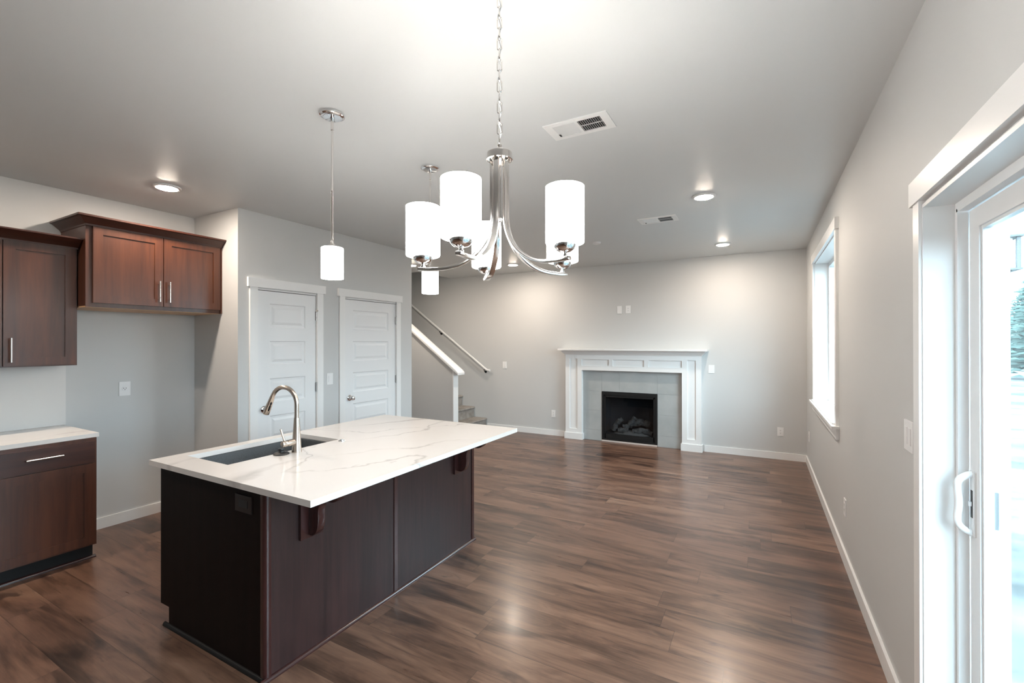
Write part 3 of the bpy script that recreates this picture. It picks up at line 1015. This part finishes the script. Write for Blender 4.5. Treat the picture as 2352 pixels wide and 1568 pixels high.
for i in range(5):
    a = R(131.85 + 72 * i)
    ux, uy = math.cos(a), math.sin(a)
    pth = [(.026, 2.145), (.026, 2.05), (.026, 1.96)]
    # long sweeping curve to the horizontal foot
    x0, z0, x1, z1 = .026, 1.945, .205, 1.778
    for q in range(0, 19):
        t_ = R(90 * q / 18)
        pth.append((x0 + (x1 - x0) * (1 - math.cos(t_)), z0 - (z0 - z1) * math.sin(t_)))
    pth += [(.235, 1.777), (RAD + .017, 1.779)]
    P = [(CHX + ux * r_, CHY + uy * r_, z_) for r_, z_ in pth]
    sec = [(-.0052, -.0092), (.0052, -.0092), (.0052, .0092), (-.0052, .0092)]
    m = MB().sweep(P, sec, False, (ux, uy, 0))
    ar = m.build('arm', M['nickel_pol'], ch, .0012, 2)
    px, py = CHX + ux * RAD, CHY + uy * RAD
    cupp = [(0, 1.784), (.008, 1.784), (.008, 1.789), (.0055, 1.790), (.0055, 1.794), (.010, 1.796)] + [(.0328 * math.sin(R(t)), 1.8195 - .0255 * math.cos(R(t))) for t in range(30, 91, 10)] + [(0, 1.8195)]
    MB().lathe(cupp, (px, py, 0), 28).build('cup', M['chrome'], ar)
    sh = MB().lathe(shade_profile(SR, ZB, ZT, .012), (px, py, 0), 40, close=True).build('shade', M['opal'], ar)
    MB().lathe([(0, 1.826), (.012, 1.826), (.012, 1.872), (.02, 1.885), (.026, 1.905), (.026, 1.92), (.018, 1.94), (0, 1.948)], (px, py, 0), 20).build('bulb', M['bulb'], sh)

P1, P2 = (-1.978, 1.630), (-1.990, 2.450)


def make_pendant(p, label):
    t = thing('pendant_light', (p[0], p[1], CEIL), label, 'pendant light', 'pendant lights over the island')
    MB().lathe([(0, 0), (.063, 0), (.063, -.012), (.058, -.016), (.046, -.018), (.045, -.022), (.012, -.024), (.012, -.03), (0, -.03)], (*p, CEIL), 36).build('ceiling_canopy', M['chrome'], t)
    MB().lathe([(0, -.029), (.008, -.029), (.008, -.085), (.0058, -.088), (.0058, -.40), (.0066, -.402), (.0066, -.406), (.0058, -.408), (.0058, -.67), (0, -.67)], (*p, CEIL), 16).build('rod', M['nickel_pol'], t)
    MB().lathe([(0, 2.073), (.008, 2.073), (.0085, 2.062), (.012, 2.055), (.024, 2.046), (.028, 2.036), (0, 2.036)], (*p, 0), 28).build('socket_cup', M['nickel_pol'], t)
    zb, zt, rr = 1.872, 2.036, SR
    prof_ = [(.012, zt), (rr - .006, zt), (rr - .0015, zt - .002), (rr, zt - .006), (rr, zb + .001), (rr - .002, zb), (rr - .004, zb + .001), (rr - .004, zt - .008), (.012, zt - .004)]
    s = MB().lathe(prof_, (*p, 0), 40, close=True).build('shade', M['opal'], t)
    MB().lathe([(0, 2.03), (.012, 2.03), (.012, 1.99), (.02, 1.975), (.026, 1.955), (.026, 1.94), (.018, 1.92), (0, 1.912)], (*p, 0), 20).build('bulb', M['bulb_p'], s)
    return t


make_pendant(P1, 'white glass pendant on a long rod over the sink end of the island')
make_pendant(P2, 'white glass pendant over the far bar end of the island, partly behind the chandelier')


def make_down(p, label):
    t = thing('recessed_downlight', (p[0], p[1], CEIL), label, 'recessed light', 'recessed ceiling lights')
    MB().lathe([(.070, -.002), (.090, 0), (.091, -.004), (.088, -.009), (.076, -.014), (.070, -.013)], (*p, CEIL), 40, close=True).build('trim_ring', M['plastic'], t)
    MB().lathe([(.0705, -.006), (.0695, -.0135), (.060, -.0175), (.045, -.0195), (.02, -.0207), (0, -.021)], (*p, CEIL), 40).build('lens', M['lens'], t)


for p, lb in (((-4.015, 1.773), 'lit recessed light in the ceiling in front of the dark wall cabinets'),
              ((-.41, 4.025), 'lit recessed light nearest the sliding door, beside the smaller vent'),
              ((-.41, 6.10), 'lit recessed light close to the fireplace wall on the window side'),
              ((-4.015, .15), 'lit recessed light over the kitchen aisle beyond the wall cabinets'),
              ((-3.351, 6.114), 'lit recessed light close to the fireplace wall above the stair foot'),
              ((-4.746, 5.39), 'lit recessed light of the stair hall, half hidden by the wall past the doors')):
    make_down(p, lb)

# ceiling registers
def make_vent(x0, x1, y0, y1, label):
    t = thing('ceiling_vent', ((x0 + x1) / 2, (y0 + y1) / 2, CEIL), label, 'ceiling vent', 'ceiling air registers')
    z = CEIL
    bx, by = .045, .032
    f = MB()
    xm = (x0 + x1) / 2
    th = .006
    f.box(x0, x0 + bx, y0, y1, z - th, z).box(x1 - bx, x1, y0, y1, z - th, z).box(x0 + bx, x1 - bx, y0, y0 + by, z - th, z).box(x0 + bx, x1 - bx, y1 - by, y1, z - th, z)
    f.box(xm - .008, xm + .008, y0 + by, y1 - by, z - th, z)
    f.build('frame', M['vent'], t, .002)
    MB().box(x0 + bx * .8, x1 - bx * .8, y0 + by * .8, y1 - by * .8, z - .0008, z).build('duct_opening', M['dark'], t)
    for side in (0, 1):
        a = x0 + bx if side == 0 else xm + .008
        b_ = xm - .008 if side == 0 else x1 - bx
        n = 11
        pitch = (b_ - a) / n
        for i in range(n):
            cx_ = a + pitch * (i + .5)
            w_ = .0047
            if side == 0:
                p = [(cx_ - w_, z - .0075), (cx_ + w_, z - .002), (cx_ + w_, z - .0012), (cx_ - w_, z - .0067)]
            else:
                p = [(cx_ - w_ * .35, z - .001), (cx_ + w_ * .2, z - .0085), (cx_ + w_ * .35, z - .0085), (cx_ - w_ * .15, z - .001)]
            MB().prism(p[::-1], 'y', y0 + by, y1 - by).build('slat', M['vent'], t, 0, 2, False)
    MB().box(xm + .008, x1 - bx, (y0 + y1) / 2 - .003, (y0 + y1) / 2 + .003, z - .004, z - .001).build('cross_bar', M['vent'], t)
    MB().box(x0 + bx + .002, x0 + bx + .012, y1 - by - .035, y1 - by - .01, z - .0095, z - .0078).build('damper_lever', M['black'], t)


make_vent(-1.066, -.703, 2.288, 2.484, 'white air register in the ceiling nearest the chandelier chain')
make_vent(-1.063, -.705, 4.474, 4.686, 'white air register in the ceiling near the recessed light by the window wall')
dt = thing('smoke_detector', (-1.735, 5.262, CEIL), 'round white smoke detector on the ceiling, peeking out beside a chandelier shade', 'smoke detector')
MB().lathe([(0, 0), (.052, 0), (.052, -.006), (.048, -.016), (.035, -.021), (0, -.022)], (-1.735, 5.262, CEIL), 36).build('housing', M['plastic'], dt)
MB().lathe([(0, -.0215), (.012, -.0215), (.011, -.024), (0, -.0245)], (-1.735, 5.262, CEIL), 20).build('test_button', M['plastic'], dt)

# ------------------------------------------------------------------ fireplace
mt = thing('fireplace_mantel', (-1.749, YF, 0), 'white panelled fireplace mantel with a deep shelf', 'mantel')
FY = 6.80
TY = 6.872
LX = [(-2.763, -2.49), (-.99, -.735)]
for a, c in LX:
    st_ = .07
    z0, z1, zt = .165, 1.28, 1.355
    m = MB()
    m.box(a, a + st_, FY, YF, 0, zt).box(c - st_, c, FY, YF, 0, zt).box(a + st_, c - st_, FY, YF, 0, z0).box(a + st_, c - st_, FY, YF, z1, zt)
    pl = m.build('pilaster', M['trim'], mt, .0015)
    MB().box(a + st_ - .001, c - st_ + .001, FY + .018, YF, z0 - .001, z1 + .001).build('recessed_panel', M['trim'], pl)
    lft = a < -2
    MB().box(a - .014, c + .014, FY - .014, TY - .001, 0, .10).box(a - (.014 if lft else 0), c + (0 if lft else .014), TY - .001, YF, 0, .10).build('plinth', M['trim'], pl, .003)
m = MB()
pz0, pz1 = 1.172, 1.272
m.box(-2.49, -.99, FY, YF - .03, 1.10, pz0).box(-2.49, -.99, FY, YF - .03, pz1, 1.355)
PX = [(-2.49, -2.05), (-1.99, -1.52), (-1.455, -.992)]
m.box(-2.05, -1.99, FY, YF - .03, pz0, pz1).box(-1.52, -1.455, FY, YF - .03, pz0, pz1)
fz = m.build('frieze', M['trim'], mt, .0015)
for a, c in PX:
    MB().box(a - .0, c + .0, FY + .018, YF - .04, pz0 - .001, pz1 + .001).build('recessed_panel', M['trim'], fz)
# crown under the shelf, mitred at both ends
prof = [(0, 1.340), (.006, 1.340), (.012, 1.352), (.03, 1.368), (.055, 1.396), (.066, 1.408), (.066, 1.412), (0, 1.412)]
m = MB()
stn = []
for (px, py, nx, ny) in ((-2.763, YF - .001, -1, 0), (-2.763, FY, -1, -1), (-.735, FY, 1, -1), (-.735, YF - .001, 1, 0)):
    stn.append([m.bm.verts.new((px + nx * q[0], py + ny * q[0], q[1])) for q in prof])
fs = []
for A, B in zip(stn, stn[1:]):
    for i in range(len(prof)):
        j = (i + 1) % len(prof)
        fs.append(m.bm.faces.new((A[i], A[j], B[j], B[i])))
fs.append(m.bm.faces.new(stn[0])); fs.append(m.bm.faces.new(stn[-1][::-1]))
bmesh.ops.recalc_face_normals(m.bm, faces=fs)
m.build('crown_moulding', M['trim'], mt, 0, 2, False)
MB().box(-2.852, -.646, FY - .115, YF, 1.412, 1.438).build('shelf', M['trim'], mt, .003)

# tile facing, set with open joints
ts = thing('tile_surround', (-1.74, YF, 0), 'pale grey stone tile facing around the black firebox', 'tile surround')
TY = 6.872
MB().box(-2.489, FBX0, TY + .004, YF - .001, 0.001, 1.099).box(FBX1, -.991, TY + .004, YF - .001, 0.001, 1.099).box(FBX0, FBX1, TY + .004, YF - .001, FBZ1, 1.099).build('grout_bed', M['grout'], ts)
tl = MB()
gp = .001
for a, c in ((-2.488, FBX0), (FBX1, -.992)):
    for z0, z1 in ((0.0, .165), (.165, .47), (.47, .775), (.775, 1.098)):
        tl.box(a + gp, c - gp, TY, TY + .01, z0 + gp, z1 - gp)
for a, c in ((FBX0, -1.905), (-1.905, FBX1)):
    tl.box(a + gp, c - gp, TY, TY + .01, .775 + gp, 1.098)
tl.build('tiles', M['tile'], ts, .0008)

# gas insert
gi = thing('fireplace_insert', (-1.763, YF, .02), 'black gas fireplace insert with ceramic logs behind glass', 'fireplace')
a, c, z1 = FBX0 + .002, FBX1 - .002, FBZ1 - .002
fy = 6.866
m = MB().box(a, a + .028, fy, fy + .05, .022, z1).box(c - .028, c, fy, fy + .05, .022, z1).box(a + .028, c - .028, fy, fy + .05, z1 - .05, z1).box(a + .028, c - .028, fy, fy + .05, .022, .05)
m.build('outer_frame', M['black'], gi, .002)
i0, i1, iz0, iz1 = a + .045, c - .045, .062, z1 - .075
m = MB().box(i0 - .015, i0 + .012, fy + .012, fy + .04, iz0 - .012, iz1 + .012).box(i1 - .012, i1 + .015, fy + .012, fy + .04, iz0 - .012, iz1 + .012)
m.box(i0, i1, fy + .012, fy + .04, iz1 - .01, iz1 + .025).box(i0, i1, fy + .012, fy + .04, iz0 - .012, iz0 + .06)
m.build('glass_frame', M['black'], gi, .003)
MB().box(i0 + .011, i1 - .011, fy + .022, fy + .026, iz0 + .06, iz1 - .01).build('glass_front', M['fglass'], gi)
fb = MB()
fb.box(a + .004, c - .004, 7.28, 7.30, .03, z1 - .004).box(a + .004, a + .02, fy + .045, 7.28, .03, z1 - .004).box(c - .02, c - .004, fy + .045, 7.28, .03, z1 - .004).box(a + .02, c - .02, fy + .045, 7.28, z1 - .02, z1 - .004).box(a + .02, c - .02, fy + .045, 7.28, .03, .12)
fb.build('firebox', M['firebrick'], gi)
MB().box(FBX0 + .003, FBX1 - .003, 6.858, 6.90, .001, .0215).build('threshold_strip', M['sill'], gi, .002)


def log(pts, r, name='log'):
    P = [Vector(p) for p in pts]
    q = []
    for i in range(len(P) - 1):
        for t_ in (0, .25, .5, .75):
            q.append(P[i].lerp(P[i + 1], t_))
    q.append(P[-1])
    sc = [1 + .18 * math.sin(i * 1.9 + P[0].x * 20) for i in range(len(q))]
    q = [v + Vector((0, 0, .008 * math.sin(i * 2.3))) for i, v in enumerate(q)]
    MB().tube([tuple(v) for v in q], r, 12, scales=sc).build(name, M['log'], gi)


log([(-2.03, 6.99, .155), (-1.99, 7.0, .27), (-1.90, 7.02, .345)], .036)
log([(-1.95, 6.97, .165), (-1.80, 6.98, .17)], .045)
log([(-1.86, 7.02, .20), (-1.76, 7.06, .30), (-1.71, 7.08, .375)], .038)
log([(-1.80, 7.08, .26), (-1.62, 7.10, .30), (-1.49, 7.08, .27)], .052)
log([(-1.72, 6.97, .165), (-1.58, 6.98, .20), (-1.45, 7.0, .155)], .042)
log([(-1.88, 6.975, .245), (-1.84, 6.97, .225)], .022)
eb = MB().lathe([(0, .05), (.12, .045), (.22, .03), (.30, .0), (0, .0)], (-1.745, 7.03, .12), 24)
for v in eb.bm.verts:
    v.co.y = 7.03 + (v.co.y - 7.03) * .45
    v.co.z += random.uniform(-.006, .01) if v.co.z > .13 else 0
eb.build('ember_bed', M['ember'], gi)

# ------------------------------------------------------------------ stairs
stt = thing('staircase', (-4.33, 6.475, 0), 'carpeted staircase climbing behind the sloped half wall', 'stairs')
RUN, RISE, SX = .262, .188, -4.33
for i in range(9):
    x1 = SX - RUN * i
    z1 = RISE * (i + 1)
    p = [(x1, 0), (x1, z1 - .04)] + [(x1 + .004 + .018 * math.cos(R(t)), z1 - .020 + .020 * math.sin(R(t))) for t in range(-80, 91, 20)] + [(x1 - RUN - .03, z1), (x1 - RUN - .03, 0)]
    if i < 8:
        MB().prism(p, 'y', 6.053, YF - .003).build('step', M['carpet'], stt)
hr = thing('handrail', (-5.1, YF, 1.6), 'white wooden handrail sloping up the wall above the stairs', 'handrail')
rp = [(-4.215, 6.842, 1.042), (-4.285, 6.842, 1.049), (-6.6, 6.842, 1.049 + 2.315 * .703)]
sec = [(.020 * math.cos(R(t)), .016 * math.sin(R(t))) for t in range(0, 360, 30)]
MB().sweep(rp, sec, False, (0, 0, 1)).build('rail', M['trim'], hr)
for bx_ in (-4.34, -5.33, -6.3):
    bz = 1.049 + (-4.285 - bx_) * .703
    b_ = MB().tube([(bx_, YF - .001, bz - .075), (bx_, YF - .035, bz - .075), (bx_, 6.846, bz - .045), (bx_, 6.843, bz - .022)], .006, 10)
    b_.lathe([(0, -.006), (.022, -.006), (.024, -.0005), (0, -.0005)], (bx_, YF, bz - .075), 16, 'y')
    b_.build('bracket', M['black'], hr)

# ------------------------------------------------------------------ outside
structure('ground_outside', MB().box(.72, 90, -60, 120, -.35, -.15), M['soil'], 'pale sandy ground outside the sliding door', 'ground')
structure('patio_slab', MB().box(.72, 3.2, -1.5, 3.4, -.15, -.05), M['soil'], 'pale patio slab outside the sliding door', 'patio')
ln = thing('wall_lantern', (X2, 2.565, 1.9), 'grey outdoor wall lantern seen through the sliding door glass', 'lantern')
lx, ly = .842, 2.565
fr = MB().box(lx - .06, lx + .06, ly - .06, ly + .06, 1.95, 1.958).box(lx - .055, lx + .055, ly - .055, ly + .055, 1.82, 1.828)
for sx in (-1, 1):
    for sy in (-1, 1):
        fr.box(lx + sx * .045 - .006, lx + sx * .045 + .006, ly + sy * .045 - .006, ly + sy * .045 + .006, 1.828, 1.95)
fr.prism([(lx - .035, 1.82), (lx + .035, 1.82), (lx, 1.80)], 'y', ly - .03, ly + .03)
fr.build('frame', M['lantern'], ln)
MB().lathe([(0, 1.828), (.042, 1.828), (.042, 1.95), (0, 1.95)], (lx, ly, 0), 20).build('glass', M['frost'], ln)
MB().lathe([(0, 1.958), (.012, 1.958), (.008, 1.966), (.010, 1.974), (0, 1.98)], (lx, ly, 0), 14).build('finial', M['lantern'], ln)
MB().tube([(X2, ly, 1.90), (X2 + .04, ly, 1.99), (lx - .02, ly, 1.985), (lx, ly, 1.96)], .008, 8).box(X2, X2 + .015, ly - .045, ly + .045, 1.82, 1.98).build('arm', M['lantern'], ln)


def conifer(x, y, h, r, label):
    t = thing('conifer_tree', (x, y, -.15), label, 'tree', 'conifers beyond the yard')
    MB().lathe([(0, -.15), (h * .018, -.15), (h * .004, h * .95), (0, h * .95)], (x, y, 0), 8).build('trunk', M['bark'], t)
    m = MB()
    n = int(34 + h * 4)
    for i in range(n):
        f_ = i / n
        z_ = h * (.09 + .89 * f_)
        rr = r * (1 - f_) ** .85 + .10
        for k_ in range(17):
            a_ = random.uniform(0, 2 * math.pi)
            l_ = rr * random.uniform(.55, 1.12)
            dv = Vector((math.cos(a_), math.sin(a_), 0))
            sv = Vector((-dv.y, dv.x, 0))
            dr_ = l_ * random.uniform(.12, .42)
            o_ = Vector((x, y, z_))
            # a bough: small drooping sprays along a twig
            for q in range(4):
                u_ = (.22 + .24 * q)
                c_ = o_ + dv * (l_ * u_) - Vector((0, 0, dr_ * u_ * u_))
                wd = l_ * (.15 - .025 * q)
                ln_ = l_ * .24
                p0 = c_ + sv * wd - dv * ln_ * .2 - Vector((0, 0, .05))
                p1 = c_ - sv * wd - dv * ln_ * .2 - Vector((0, 0, .05))
                p2 = c_ + dv * ln_ - Vector((0, 0, dr_ * .12))
                p3 = c_ + Vector((0, 0, .04))
                vs_ = [m.bm.verts.new(p) for p in (p0, p1, p2, p3)]
                m.bm.faces.new((vs_[0], vs_[3], vs_[2]))
                m.bm.faces.new((vs_[3], vs_[1], vs_[2]))
                m.bm.faces.new((vs_[0], vs_[1], vs_[3]))
    m.build('foliage', M['needles'], t, 0, 2, False)


conifer(11.3, 29, 6.6, 1.9, 'dark conifer outside nearest the patio door lantern')
conifer(18.0, 50, 6.0, 2.6, 'smaller hazy conifer in the distant tree row')
hd_ = MB()
for i in range(26):
    hx_, hy_, hh_ = 14 + i * 2.2, 62 + random.uniform(-2, 2), 2.4 + random.uniform(-.5, .9)
    for k in range(170):
        a_, e_ = random.uniform(0, 2 * math.pi), random.uniform(0, 1)
        rr = 1.9 * math.sqrt(1 - e_ * e_ * .9) * random.uniform(.75, 1.05)
        c_ = Vector((hx_ + rr * math.cos(a_), hy_ + rr * math.sin(a_), -.1 + e_ * hh_))
        t_ = [c_ + Vector((random.uniform(-.35, .35), random.uniform(-.35, .35), random.uniform(-.3, .3))) for _ in range(3)]
        hd_.bm.faces.new([hd_.bm.verts.new(p) for p in t_])
tag(hd_.build('hedge', M['needles'], None, 0, 2, False), 'low hazy band of shrubs on the horizon outside', 'hedge', None, 'stuff')
